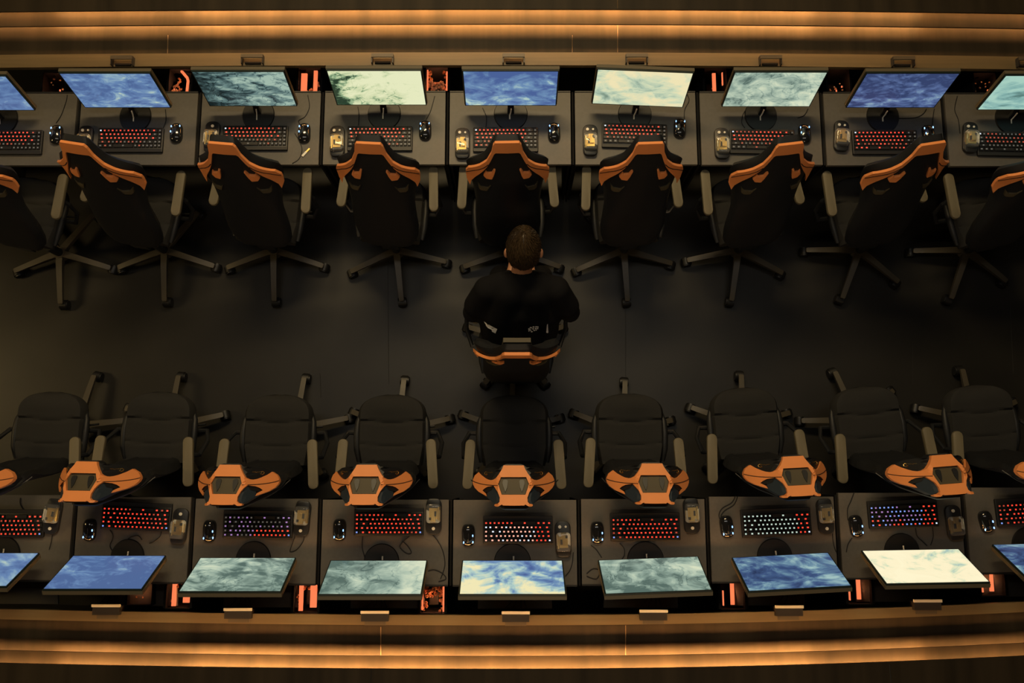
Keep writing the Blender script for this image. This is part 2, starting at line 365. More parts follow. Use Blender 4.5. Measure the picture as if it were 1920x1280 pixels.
def chair_proto(lean, sy, front, pad_y, pad_len, style, rk=1.0):
    """parts of a chair in its own space, facing +y, upper body centred on x=0; returns (root, builder lists)"""
    t = empty('gaming_chair', (0, 0, 0))
    L = R(lean); yb = sy-.21; zb = .45
    vs_ = .90 if style == 'low' else 1
    def B(u, v, w):
        w = w+bend(u, v); v = v*vs_; return Vector((u, yb+w*math.cos(L)-v*math.sin(L), zb+v*math.cos(L)+w*math.sin(L)))
    # seat: grid slab
    nu, nv = 22, 34; SL = .41; W = .198
    def hw(v): return W*(1-max(0, (v-.70)/.30)**2.4*.999)**(1/2.2)*(1-.10*max(0, .25-v)/.25) if v < 1 else .0
    top = []; bot = []
    for j in range(nv+1):
        v = j/nv; vv = v if v < .985 else .985+(v-.985)*.98
        h = max(hw(vv), .03); ra = []; rb = []
        for i in range(nu+1):
            u = -1+2*i/nu; x = u*h; y = sy-.21+SL*v
            edge = min(1, (1-abs(u))*h/.03); ef = min(1, (1-v)*SL/.05)
            k = math.sqrt(max(0, 1-(1-edge)**2)); k2 = math.sqrt(max(0, 1-(1-ef)**2))
            z = .455+.05*min(k, 1)*k2+.018*abs(u)**3
            for cr, dp in ((.165, .016), (.30, .008), (.40, .008)):
                d = (SL*(1-v)-cr+.012*u*u)/.006; z -= dp*math.exp(-d*d)
            if v > .6: z += .012*math.exp(-((v-.8)/.12)**2)*(1-u*u)
            ra.append(Vector((x, y, z))); rb.append(Vector((x*.96, y, .43)))
        top.append(ra); bot.append(rb)
    mb = MB(); n1 = nu+1
    mb.v = [p for r in top for p in r]+[p for r in bot for p in r]; o2 = n1*(nv+1)
    for j in range(nv):
        for i in range(nu):
            a = j*n1+i; mb.f.append((a, a+1, a+n1+1, a+n1)); mb.f.append((o2+a, o2+a+n1, o2+a+n1+1, o2+a+1))
    for j in range(nv):
        a = j*n1; mb.f.append((a, a+n1, o2+a+n1, o2+a)); a = j*n1+nu; mb.f.append((a, o2+a, o2+a+n1, a+n1))
    for i in range(nu):
        mb.f.append((i, o2+i, o2+i+1, i+1)); a = nv*n1+i; mb.f.append((a, a+1, o2+a+1, o2+a))
    mb.mi = [0]*len(mb.f); mb.build('seat', 'fabric', t)
    # side wings of the seat
    for s in (-1, 1):
        pts = [(s*.190, sy-.19, .465), (s*.200, sy-.12, .478), (s*.203, sy-.03, .478), (s*.200, sy+.04, .470), (s*.188, sy+.09, .458)]
        MB().tube(pts, [.012, .019, .020, .017, .010], 10).build('seat_bolster', 'leather', t)
    # backrest shell
    nu, nv = 24, 44; LV = .99; mb = MB(); F1 = []; B1 = []
    for j in range(nv+1):
        v = LV*j/nv; h = interp(BACK_HW, v)*(.93 if style == 'low' else 1)
        fr = []; re = []
        for i in range(nu+1):
            u = -1+2*i/nu; k = math.sqrt(max(0, 1-abs(u)**6)); endf = math.sqrt(max(0, 1-max(0, (abs(v/LV-.5)-.46)/.04)**2))
            pad = (.040 if style == 'low' else .040-.028*min(1, max(0, (v-.72)/.14)))+.012*math.exp(-((v-.25)/.1)**2)+(.008 if abs(u) > .6 else .0)*(v < .7)
            fr.append(B(u*h, v, -.002+pad*k*endf)); re.append(B(u*h, v, -.002-.045*k*endf*rk))
        F1.append(fr); B1.append(re)
    n1 = nu+1; mb.v = [p for r in F1 for p in r]+[p for r in B1 for p in r]; o2 = n1*(nv+1)
    for j in range(nv):
        for i in range(nu):
            a = j*n1+i; mb.f.append((a, a+1, a+n1+1, a+n1)); mb.f.append((o2+a, o2+a+n1, o2+a+n1+1, o2+a+1))
    for j in range(nv):
        a = j*n1; mb.f.append((a, a+n1, o2+a+n1, o2+a)); a = j*n1+nu; mb.f.append((a, o2+a, o2+a+n1, a+n1))
    for i in range(nu):
        mb.f.append((i, o2+i, o2+i+1, i+1)); a = nv*n1+i; mb.f.append((a, a+1, o2+a+1, o2+a))
    mb.mi = [0]*len(mb.f); back = mb.build('backrest', 'leather', t)
    def panel(name, poly, w0, w1, m, mirror=0, par=back, soft=0):
        """solid panel lying on the back: poly (u,v); mirror=1 closes it across u=0, mirror=2 makes the other hand"""
        if mirror == 1: poly = poly+[(-u, v) for u, v in reversed(poly) if u > 1e-6]
        if mirror == 2: poly = [(-u, v) for u, v in poly]
        P = [Vector((u, v, 0)) for u, v in poly]; tri = tessellate_polygon([P]); n = len(P); mb = MB()
        # subdivide so that panels follow the bend
        bm = bmesh.new(); vs = [bm.verts.new(p) for p in P]
        for f in tri:
            try: bm.faces.new([vs[k] for k in f])
            except ValueError: pass
        for _ in range(3):
            ed = [e for e in bm.edges if e.calc_length() > .03]
            if not ed: break
            bmesh.ops.subdivide_edges(bm, edges=ed, cuts=1); bmesh.ops.triangulate(bm, faces=bm.faces)
        bmesh.ops.recalc_face_normals(bm, faces=bm.faces)
        r = bmesh.ops.extrude_face_region(bm, geom=list(bm.faces))
        ev = [g for g in r['geom'] if isinstance(g, bmesh.types.BMVert)]
        es = set(ev)
        for vv in bm.verts:
            w = w1 if vv in es else w0
            vv.co = B(vv.co.x, vv.co.y, w)
        bmesh.ops.recalc_face_normals(bm, faces=bm.faces)
        me = bpy.data.meshes.new(name); bm.to_mesh(me); bm.free(); me.materials.append(M[m])
        o = bpy.data.objects.new(name, me); COL.objects.link(o); o.parent = par
        if soft:
            bv = o.modifiers.new('b', 'BEVEL'); bv.width = soft; bv.segments = 2; bv.limit_method = 'ANGLE'; bv.angle_limit = R(50)
        return o
    if style != 'low': panel('back_trim', R_O, -.040*rk, -.056*rk, 'orange', 1, soft=.004)['label'] = 'orange leather trim'
    for mi_ in (0, 2):
        panel('slot_cushion', R_A, -.040*rk, -.060*rk, 'orange', mi_, soft=.004)['label'] = 'orange slot lining'
        panel('slot_rim', R_M, -.040*rk, -.054*rk, 'olive', mi_, soft=.002)
    for s in (-1, 1):
        MB().tube([B(s*u, v, -.0565*rk) for u, v in ((.100, .805), (.122, .772), (.150, .742), (.182, .712), (.222, .655))], .0026, 6).build('seam', 'black', back)
    if style == 'mid':
        panel('headrest', [(0, .80), (.075, .80), (.066, .985), (0, .985)], .008, .030, 'olive', 1, soft=.004)['label'] = 'grey olive headrest'
    if front:
        def U(cx, cy):     # plan position of a point of the wide headpiece; it stands highest in the middle and drops to the wings
            u = (cx-581)/5.564/372
            for _ in range(3):
                py = 730+cy/5.564
                z = 1.30+.08*(py-868)/78-max(0, abs(u)-.08)*1.5
                w_ = at(964.5+(cx-581)/5.564, py, z); u = w_.x-.017
            return Vector((u, w_.y+.586, z))
        def hood(name, poly, d0, d1, m, mirror=0, soft=0):
            if mirror == 2: poly = [(1162-x, y) for x, y in poly]
            if mirror == 1: poly = poly+[(1162-x, y) for x, y in reversed(poly) if x > 581]
            P = [Vector((x, y, 0)) for x, y in poly]; bm = bmesh.new(); vs = [bm.verts.new(p) for p in P]
            for f in tessellate_polygon([P]):
                try: bm.faces.new([vs[k] for k in f])
                except ValueError: pass
            for _ in range(3):
                ed = [e for e in bm.edges if e.calc_length() > 60]
                if not ed: break
                bmesh.ops.subdivide_edges(bm, edges=ed, cuts=1); bmesh.ops.triangulate(bm, faces=bm.faces)
            bmesh.ops.recalc_face_normals(bm, faces=bm.faces)
            r = bmesh.ops.extrude_face_region(bm, geom=list(bm.faces)); es = set(g for g in r['geom'] if isinstance(g, bmesh.types.BMVert))
            for vv in bm.verts: vv.co = U(vv.co.x, vv.co.y)+Vector((0, 0, d1 if vv in es else d0))
            bmesh.ops.recalc_face_normals(bm, faces=bm.faces)
            me = bpy.data.meshes.new(name); bm.to_mesh(me); bm.free(); me.materials.append(M[m])
            o = bpy.data.objects.new(name, me); COL.objects.link(o); o.parent = back
            if soft:
                bv = o.modifiers.new('b', 'BEVEL'); bv.width = soft; bv.segments = 2; bv.limit_method = 'ANGLE'; bv.angle_limit = R(50)
            return o
        HA = [(581, 780), (686, 780), (700, 815), (730, 865), (765, 912), (795, 930), (820, 934), (850, 926), (875, 912), (915, 882), (945, 850), (985, 885), (1003, 925), (1008, 950), (1003, 980), (985, 1015), (945, 1055), (860, 1103), (868, 1075), (905, 1042), (880, 1018), (850, 1002), (790, 992), (742, 985), (740, 970), (712, 902), (581, 902)]
        HB = [(581, 1085), (705, 1085), (740, 975), (790, 992), (745, 1060), (725, 1115), (728, 1160), (745, 1178), (780, 1185), (782, 1200), (768, 1208), (740, 1208), (703, 1187), (692, 1197), (581, 1199)]
        HC_ = [(581, 766), (660, 766), (690, 778), (715, 800), (800, 800), (880, 812), (948, 855), (1005, 945), (985, 1015), (860, 1100), (780, 1185), (745, 1195), (690, 1212), (581, 1212)]
        hood('head_cushion', HC_, -.075, -.012, 'leather', 1, .004)
        hood('shoulder_trim', HA, -.020, .010, 'orange', 1, .003)['label'] = 'orange leather trim'
        hood('head_trim', HB, -.020, .012, 'orange', 1, .003)['label'] = 'orange leather trim'
        hood('headrest', [(581, 904), (710, 904), (738, 970), (704, 1083), (581, 1083)], -.02, -.002, 'olive', 1)['label'] = 'grey olive centre pad'
        for mi_ in (0, 2):
            hood('side_panel', [(795, 995), (850, 1040), (862, 1103), (778, 1187), (726, 1160), (727, 1110), (745, 1050)], -.02, -.004, 'navy', mi_)['label'] = 'navy side panel'
            hood('belt_slot', [(792, 994), (850, 1003), (903, 1042), (880, 1062), (815, 1042)], -.02, -.001, 'black', mi_)
            hood('strap_slot', [(640, 945), (650, 930), (672, 926), (692, 936), (697, 965), (688, 1000), (668, 1058), (648, 1010)], -.01, .004, 'black', mi_)
            sg_ = 1 if mi_ == 0 else -1
            f_ = lambda x, y, d: U(581+sg_*(x-581), y)+Vector((0, 0, d))
            MB().tube([f_(x, y, .0105) for x, y in ((1006, 942), (980, 955), (940, 968), (900, 977), (860, 983), (800, 988), (745, 990))], .0018, 6).build('seam', 'black', back)
            MB().tube([f_(x, y, .0105) for x, y in ((741, 975), (708, 1085), (716, 1150), (700, 1180))], .0014, 6).build('seam', 'black', back)
            sc = MB(); rg = random.Random(4)
            for k in range(7): sc.tube([f_(800+k*8, 856+rg.uniform(-3, 3), -.0105), f_(806+k*8, 852+rg.uniform(-4, 4), -.0105)], .0012, 4)
            sc.tube([f_(x, y, -.0105) for x, y in ((858, 850), (872, 846), (884, 856), (882, 872), (868, 880), (858, 872), (866, 862))], .0020, 5)
            sc.build('emblem', 'gold', back)['label'] = 'small gold lettering'
    if False:
        panel('shoulder_trim', F_A, .020, .052, 'orange', 1, soft=.003)['label'] = 'orange leather trim'
        panel('head_trim', F_B, .016, .054, 'orange', 1, soft=.003)['label'] = 'orange leather trim'
        panel('headrest', F_X, .012, .046, 'olive', 1, soft=.003)['label'] = 'grey olive centre pad'
        for mi_ in (0, 2):
            panel('side_panel', F_N, .010, .044, 'navy', mi_)['label'] = 'navy side panel'
            panel('belt_slot', F_H, .010, .050, 'black', mi_)
            panel('strap_slot', F_S, .012, .0485, 'black', mi_)
        for s in (-1, 1):
            MB().tube([B(s*u, v, .0525) for u, v in ((.196, .742), (.170, .745), (.128, .729), (.086, .695))], .0016, 6).build('seam', 'black', back)
            sc = MB()
            for k in range(5):
                u0 = s*(.095+.012*k); sc.add([B(u0, .50+.01*(k % 2), .056), B(u0+.008, .505, .056), B(u0+.008, .522, .056), B(u0+.002, .52, .056)], [(0, 1, 2, 3)])
            sc.tube([B(s*.155, .49, .056), B(s*.165, .505, .056), B(s*.160, .53, .056), B(s*.150, .52, .056)], .0016, 4)
            sc.build('emblem', 'gold', back)['label'] = 'small gold lettering'
    # armrests: pad on a post, bracket under the seat
    for s in (-1, 1):
        a = empty('armrest', (0, 0, 0)); a.parent = t
        px = s*{'high': .262, 'mid': .225, 'low': .252}[style]; toe = R(4)*s
        pts = rrect(.054 if style != 'low' else .056, pad_len, .026, 6)
        m_ = MB().prism(pts, .655, .683, .008)
        m_.map(lambda v: (px+v.x*math.cos(toe)-v.y*math.sin(toe), pad_y+v.x*math.sin(toe)+v.y*math.cos(toe), v.z)); m_.build('arm_pad', 'pad', a)['label'] = 'grey arm pad'
        py = pad_y-.02 if style != 'low' else pad_y+.04
        MB().tube([(s*.17, sy-.02, .425), (s*.262, sy-.02, .43), (s*.292, (py+sy)/2, .50), (s*.285, py, .60), (px, py, .655)], [.014, .014, .013, .013, .018], 8).build('arm_post', 'black', a)
    # tilt mechanism
    MB().prism(rrect(.17, .22, .02, 3, 0, sy-.02), .37, .43, .01).build('tilt_mechanism', 'black', t)
    MB().cyl((.08, sy-.0, .40), (.24, sy+.02, .40), .006).build('tilt_lever', 'black', t)
    MB().box(-.05, .05, yb-.03, yb+.03, .40, .50).build('back_bracket', 'black', t)
    return t
def star_proto():
    """five-legged base parts around the origin"""
    parts = []
    hub = MB().cyl((0, 0, .075), (0, 0, .135), .042, .036, 20).build('hub', 'leg')
    lift = MB().cyl((0, 0, .12), (0, 0, .27), .026, .026, 16).cyl((0, 0, .27), (0, 0, .385), .015, .015, 12).build('gas_lift', 'black')
    leg = MB().loft([[(x, -w_, z), (x, w_, z), (x, w_*.8, z-h_), (x, -w_*.8, z-h_)] for x, w_, z, h_ in ((.02, .021, .133, .045), (.10, .019, .126, .040), (.24, .0165, .105, .03), (.318, .0155, .092, .022), (.326, .012, .088, .014))]).build('leg', 'leg')
    cs = MB()
    cs.cyl((.308, -.0, .088), (.308, 0, .05), .008, .008, 8)
    for s in (-1, 1): cs.cyl((.322, s*.006, .030), (.322, s*.027, .030), .030, .028, 18)
    cs.loft([[(.322+.034*math.cos(R(a)), y, .030+.034*math.sin(R(a))) for a in range(0, 181, 20)] for y in (-.02, .02)])
    cas = cs.build('caster', 'caster', leg)
    return hub, lift, leg
HUB, LIFT, LEGP = star_proto()
STAR_USED = [False]
def put_star(t, x, y, phi):
    """adds hub, lift and legs (with casters) to chair t; x,y in chair space"""
    rz = t.rotation_euler.z
    first = not STAR_USED[0]; STAR_USED[0] = True
    def take(o):
        if first: return o
        c = o.copy(); COL.objects.link(c); return c
    for p in (HUB, LIFT):
        c = take(p); c.parent = t; c.location = (x, y, 0)
    for k in range(5):
        if first and k == 0: l = LEGP
        else: l = copy_tree(LEGP)
        l.parent = t; l.location = (x, y, 0); l.rotation_euler = (0, 0, R(phi+72*k)-rz)
protoT = chair_proto(-17.6, .18, False, .245, .275, 'high')
protoM = chair_proto(-2.5, -.01, False, .16, .20, 'mid')
protoB = chair_proto(14, 0, True, -.205, .275, 'low', .3)
used = {}
def place_chair(kind, pos, yaw, star, phi, label, group):
    pr_ = {'T': protoT, 'M': protoM, 'B': protoB}[kind]
    t = pr_ if kind not in used else copy_tree(used[kind][0])
    if kind in used:   # drop the base copied with it
        for ch in list(t.children):
            if ch.name.split('.')[0] in ('hub', 'gas_lift', 'leg'):
                for g in list(ch.children): bpy.data.objects.remove(g)
                bpy.data.objects.remove(ch)
    t.location = (pos.x, pos.y, 0); t.rotation_euler = (0, 0, yaw)
    tag(t, label, 'chair', group)
    v = Matrix.Rotation(-yaw, 3, 'Z')@(Vector((star.x, star.y, 0))-Vector((pos.x, pos.y, 0)))
    used.setdefault(kind, (t,))
    put_star(t, v.x, v.y, phi)
    # gas lift leans onto the mechanism: a short neck joins both
    return t
def rotp(v, a): return Vector((v[0]*math.cos(a)-v[1]*math.sin(a), v[0]*math.sin(a)+v[1]*math.cos(a), 0))
TOPC = [(-62, 318, 130, 272, -10), (182, 314, 322, 271, -9), (445, 316, 523, 271, -5), (706, 315, 748, 276, -3), (951.5, 312, 960, 270, 1), (1205, 315, 1165, 274, 2), (1453, 317, 1375, 262, 7), (1705, 315, 1597, 250, 9), (1957, 322, 1795, 251, 10)]
for i, (wx, wy, sx, phi, yaw) in enumerate(TOPC):
    st = at(sx, 478+(5 if i == 0 else 0), 0); P = at(wx, wy, 1.12); a = R(yaw)
    pos = P-rotp((0, .18+.022), a); pos.y = (pos.y+st.y)/2
    place_chair('T', pos, a, st, phi, 'gaming chair, its orange trimmed back to us, at the %s, upper row' % SCR['T'][i], 'gaming chairs of the upper row')
BOTC = [(85, 735, -25, 905, 150, 800, 75), (300, 735, 197, 903, 318, 802, 82), (518, 740, 460, 905, 550, 805, 80), (731, 740, 706, 905, 742, 809, 82), (965, 741, 964, 901, 958, 811, 88),
        (1182, 738, 1212, 903, 1170, 812, 95), (1398, 727, 1464, 893, 1390, 800, 96), (1635, 725, 1721, 886, 1597, 790, 112), (1848, 722, 1962, 884, 1812, 790, 102)]
for i, (fx, fy, wx, wy, sx, sy_, phi) in enumerate(BOTC):
    Pf = at(fx, fy, .5); Pw = at(wx, wy, 1.12); st = at(sx+(13, 14, 13, 10, 0, -6, -8, -6, -6)[i], sy_, 0)
    yaw = R((-1, -1, -.5, 0, 0, 0, 3, 4.5, 3)[i])
    pos = Pf-rotp((0, .195), yaw); pw = Pw-rotp((0, -.33), yaw); pos.x = (pos.x+pw.x)/2
    place_chair('B', pos, yaw, st, phi+(4, 4, 4, 4, 0, -9, -9, -4, -8)[i], 'gaming chair, orange headrest toward us, before the %s, lower row' % SCR['B'][i], 'gaming chairs of the lower row')
st = at(966, 645, 0)
place_chair('M', Vector((.024, -.052-.01, 0)), 0, st, 270+36, 'black and orange gaming chair in the middle aisle carrying the seated person', None)

# ------------------------------------------------------------------ monitors
def make_monitor(kind, tilt, ht):
    """origin: on the desk below the middle of the screen's lower edge, facing -y"""
    t = empty('monitor', (0, 0, 0)); T = R(tilt); W = .530; zb = .10
    def S(x, d, z): return Vector((x, d*math.cos(T)+z*math.sin(T), zb+z*math.cos(T)-d*math.sin(T)))
    MB().box(-W/2, W/2, 0, .010, 0, ht).map(lambda v: S(v.x, v.y, v.z)).build('panel_rim', 'frame', t, smooth=False)
    MB().box(-W/2-.003, W/2+.003, .010, .030, .0, ht+.002).map(lambda v: S(v.x, v.y, v.z)).build('housing', 'bezel', t, smooth=False)
    MB().prism(rrect(.24, .16, .02, 4), 0, .025, .006).map(lambda v: S(v.x, .030+v.z, ht*.5+v.y)).build('rear_cover', 'black', t)
    # stand
    bx = -.01 if kind == 'T' else .02
    MB().cyl((0, bx, 0), (0, bx, .008), .100, .096, 40).build('stand_base', 'caster', t)
    nk = MB().loft([[(-.02, bx-.0, .006), (.02, bx-.0, .006), (.02, bx+.02, .006), (-.02, bx+.02, .006)], [(-.018, bx+.012, .05), (.018, bx+.012, .05), (.018, bx+.032, .05), (-.018, bx+.032, .05)], [(-.018, .048, .095), (.018, .048, .095), (.018, .066, .095), (-.018, .066, .095)]]+[[tuple(S(x, d, z)) for x, d, z in ((-.018, .052, zz), (.018, .052, zz), (.018, .068, zz), (-.018, .068, zz))] for zz in (.04, .14)])
    nk.build('stand_neck', 'black', t)
    MB().tube([(-.006, bx-.034, .010), (-.006, bx-.012, .012), (.000, bx-.002, .035), (.003, bx+.008, .060)], .0042, 6).build('neck_glint', 'pale_metal', t)  # pale rod imitating the light strips' reflection on the neck
    # screen: its own mesh so that each monitor can show its own picture
    mb = MB().box(-W/2+.006, W/2-.006, -.0015, .001, .007, ht-.006).map(lambda v: S(v.x, v.y, v.z))
    return t, mb
def screen_on(t, mb, m):
    x = MB(); x.v = list(mb.v); x.f = list(mb.f); x.mi = list(mb.mi)
    x.build('screen', m, t, smooth=False)
mt, smt = make_monitor('T', 11, .315)
mb_, smb = make_monitor('B', 26, .318)
MT = [(-18, 207, -70, 139, 'blue', 3), (237.5, 202, 199, 139, 'blue', 11), (474, 199, 447, 136, 'dark', 5), (715, 197, 702, 133, 'green', 8), (958, 198, 957, 135, 'sweep', 21),
      (1196, 198, 1208, 135, 'cream', 33), (1437, 200, 1463, 136, 'grey', 14), (1670, 202, 1711, 139, 'deep', 17), (1918, 206, 1968, 143, 'sea', 9)]
MY = [0, .0, 0, 0, 0, -2.5, 0, 0, 0]
MBt = [(-18, 1036, -75, 1097, 'blue', 6), (223, 1041, 175, 1097, 'blue', 23), (463, 1045, 434, 1099, 'grey', 31), (709, 1050, 695, 1106, 'grey', 12), (960, 1050, 962, 1107, 'sweep', 2),
       (1215, 1046, 1233, 1103, 'grey', 40), (1463, 1040, 1496, 1095, 'navy', 27), (1708, 1030, 1755, 1086, 'white', 4), (1955, 1018, 2010, 1075, 'navy', 19)]
MYB = [0, 0, 0, 0, 0, 2.2, 3.0, 1.0, 1.5]
first = {'T': True, 'B': True}
WS = {'T': (.93, .93, .945, .97, .985, .985, .95, .955, .95), 'B': (.93, .925, .955, .965, 1, 1, .965, .97, .95)}
GR = {'T': [(0, 0), (0, -.3), (1.0, .6), (1.5, .8), (0, -.6), (.2, .6), (.3, .2), (0, -.8), (-.4, .5)],   # slow drift of each picture across x and z
      'B': [(0, 0), (.5, -1.0), (.4, -.6), (-1.2, 0), (.5, .8), (-.3, -.8), (0, .2), (0, 0), (0, 0)]}
for row, lst, yaws, proto, smesh in (('T', MT, MY, mt, smt), ('B', MBt, MYB, mb_, smb)):
    base_copy = proto
    src = [c for c in proto.children]
    for i, (bx, by, tx, ty, pal, seed) in enumerate(lst):
        P = at(bx, by, DZ+.10); Q = at(tx, ty, DZ+.10+.315*math.cos(R(11 if row == 'T' else 26)))
        t = proto if first[row] else copy_tree(proto)
        if not first[row]:
            for ch in list(t.children):
                if ch.name.startswith('screen'): bpy.data.objects.remove(ch)
        rz = 0 if row == 'T' else math.pi
        t.location = (P.x*.55+Q.x*.45, P.y, DZ); t.scale = (WS[row][i], 1, 1); t.rotation_euler = (0, 0, rz+R(yaws[i]))
        screen_on(t, smesh, screen_mat(pal, seed, 2.0+.5*(seed % 3), 1.2+.6*(seed % 2), R(seed*23 % 60-30), 1.4+.5*(seed % 2), GR[row][i], {'grey': .22, 'dark': .3, 'green': .2, 'cream': .1}.get(pal, .06 if row == 'T' else 0)))
        first[row] = False
        tag(t, 'slim monitor, %s, %s' % (SCR[row][i], where(row, i)), 'monitor', 'monitors of the %s row' % ('upper' if row == 'T' else 'lower'))

# ------------------------------------------------------------------ keyboards
KP = .0228
def key_mesh(wk, leg):
    mb = MB(); a = KP*wk-.0032; b = KP-.0032
    mb.loft([[(-a/2, -b/2, 0), (a/2, -b/2, 0), (a/2, b/2, 0), (-a/2, b/2, 0)], [(-a/2+.002, -b/2+.002, .007), (a/2-.002, -b/2+.002, .007), (a/2-.002, b/2-.001, .0075), (-a/2+.002, b/2-.001, .0075)]])
    lw = min(a*.22, .0050); lh = b*.24
    mb.add([(-lw, -lh*.6, .0078), (lw, -lh*.6, .0078), (lw, lh, .0080), (-lw, lh, .0080)], [(0, 1, 2, 3)], 1)
    me_o = mb.build('key', ['key', LEG[leg]], smooth=False); me = me_o.data; bpy.data.objects.remove(me_o); return me
KM = {}
def key(wk, leg):
    if (wk, leg) not in KM: KM[(wk, leg)] = key_mesh(wk, leg)
    return KM[(wk, leg)]
ROWS = [[1]*13+[2], [1.5]+[1]*12+[1.5], [1.75]+[1]*11+[2.25], [2.25]+[1]*10+[1.75, 1], [1.25, 1.25, 1.25, 5.25, 1, 1, 1, 1, 1][:9]]
def key_style(style, r, cx, rng):
    if style == 'T':      # red upper rows, dimmer near the hand rest
        if r == 0 and cx < 1.5: return 'white'
        if cx > 14: return 'dim'
        return ('red' if rng.random() < .6 else 'dimred', 'red', 'red', 'dimred' if rng.random() < .6 else 'dim', 'dim' if rng.random() < .7 else 'dimred')[r]
    if style == 'Tdim': return 'white' if (r == 0 and cx < 1.2) else ('dim' if r > 2 or rng.random() < .3 else 'dimred')
    if style == 'Thot': return 'white' if (r == 0 and cx < 1.5) else ('dim' if cx > 13.4 else 'red' if r < 3 or rng.random() < .35 else 'dimred')
    if style == 'B': return 'blue' if (r == 0 and (cx < 1.5 or cx > 14.2)) else ('dimred' if rng.random() < .15 else 'red')
    if style == 'Bviolet': return 'blue' if (r == 0 and cx < 1.5) else ('red' if r < 2 and cx < 9 else ('dim' if rng.random() < .5 else 'violet'))
    if style == 'Bpeach': return 'white' if (r == 0 and cx < 1.5) else 'red' if cx < 4 or r > 3 else ('peach' if rng.random() < .75 else 'white')
    if style == 'Bwhite': return 'white' if (r == 0 and cx < 1.5) else 'red' if cx < 3.2 else 'green'
    if style == 'Bblue': return 'white' if (r == 0 and cx < 1.5) else 'red' if cx < 3.6 or (r < 2 and rng.random() < .3) else ('blue' if rng.random() < .55 else 'violet')
def keyboard(row, i, cx, cy, rot, style):
    rng = random.Random(100+i+(50 if row == 'B' else 0))
    P = at(cx, cy, DZ+.02); W = KP*16+.012; Dp = .148
    t = empty('keyboard', (P.x, P.y, DZ), R(rot)+(math.pi if row == 'B' else 0))
    lk = {'T': 'red lit', 'Tdim': 'faintly lit', 'Thot': 'bright red lit', 'B': 'red lit', 'Bviolet': 'violet and red lit', 'Bpeach': 'pinkish white lit', 'Bwhite': 'white and red lit', 'Bblue': 'blue and red lit'}[style]
    tag(t, 'black keyboard, %s keys, before the %s, %s row' % (lk, SCR[row][i], 'upper' if row == 'T' else 'lower'), 'keyboard', 'backlit keyboards of the %s row' % ('upper' if row == 'T' else 'lower'))
    MB().prism(rrect(W, Dp, .006, 3), 0, .018, .003).build('case', 'key', t)
    MB().box(-W/2+.004, W/2-.004, -Dp/2+.002, -Dp/2+.020, .017, .0195).build('front_strip', 'desk_edge', t, smooth=False)
    for r, rw in enumerate(ROWS):
        x = -KP*8+.0; acc = 0; widths = list(rw)
        tot = sum(widths); widths += [1]*max(0, int(round(16-tot)))
        for wk in widths:
            if acc+wk > 16.01: break
            k = bpy.data.objects.new('key', key(wk, key_style(style, r, acc+wk/2, rng))); COL.objects.link(k)
            k.parent = t; k.location = (x+KP*wk/2, Dp/2-.018-KP*r-.002, .017)
            x += KP*wk; acc += wk
    return t
KT = [(17, 266, 0, 'T'), (244, 262, 0, 'T'), (478, 258, 0, 'T'), (712, 259, 0, 'T'), (948, 261, 0, 'Thot'), (1190, 254, -1.6, 'T'), (1430, 265, -1, 'T'), (1660, 266, 0, 'Thot'), (1894, 269, -1, 'Tdim')]
KB = [(17, 981, 0, 'B'), (255, 968, -2, 'B'), (483, 983, -.5, 'Bviolet'), (729, 978, 0, 'B'), (971, 993, 0, 'Bpeach'), (1210, 987, .5, 'B'), (1456, 979, 2, 'Bwhite'), (1694, 963, 2, 'Bblue'), (1934, 958, 3, 'B')]
for i, a in enumerate(KT): keyboard('T', i, *a)
for i, a in enumerate(KB): keyboard('B', i, *a)

# ------------------------------------------------------------------ mice
def mouse_proto():
    t = empty('computer_mouse', (0, 0, 0)); rs = []
    for k in range(13):
        a = -math.pi/2+math.pi*k/12; y = .060*math.sin(a); wv = .040*math.cos(a)**.55 if abs(math.cos(a)) > 1e-4 else .0004
        wv *= 1-.10*math.exp(-((y-.005)/.03)**2); hgt = .036*math.cos(a*.92)**.7*(1-.12*y/.06)
        rs.append([(wv*math.cos(R(b)), y, max(.0, hgt*math.sin(R(b))**.8)) for b in range(0, 181, 15)])
    MB().loft(rs).build('shell', 'gloss', t)
    MB().cyl((-.0035, .030, .031), (.0035, .030, .031), .009, .009, 14).build('scroll_wheel', 'leg', t)
    for nm, (x, y, z) in enumerate(((-.026, .036, .0225), (.024, .038, .0235), (-.025, .002, .030))):
        MB().ell((x, y, z), (.0030, .0065, .0035), nu=8, nv=6).build('led_light', 'blue_led', t)['label'] = 'blue light'
    MB().tube([(-.003, .02, .0345), (-.003, -.01, .0375)], .0018, 6).build('top_groove', 'black', t)
    return t
mp = mouse_proto(); fm = True
MTm = [(105, 252, 0), (330, 249, 0), (570, 249, 0), (797, 244, 0), (1039, 248, 0), (1275, 240, -4), (1509, 251, 0), (1742, 252, 4)]
MBm = [(167, 993, 0), (392, 995, 0), (636, 993, 0), (878, 1003, 0), (1120, 998, 0), (1363, 987, 4), (1606, 986, 5), (1850, 978, 10)]
for row, lst in (('T', MTm), ('B', MBm)):
    for i, (x, y, r) in enumerate(lst):
        t = mp if fm else copy_tree(mp); fm = False
        j = i if row == 'T' else i+1
        P = at(x, y, DZ+.012); t.location = (P.x, P.y, DZ); t.rotation_euler = (0, 0, R(r)+(math.pi if row == 'B' else 0))
        tag(t, 'glossy black mouse with blue lights before the %s, %s row' % (SCR[row][j], 'upper' if row == 'T' else 'lower'), 'computer mouse', 'black mice of the %s row' % ('upper' if row == 'T' else 'lower'))

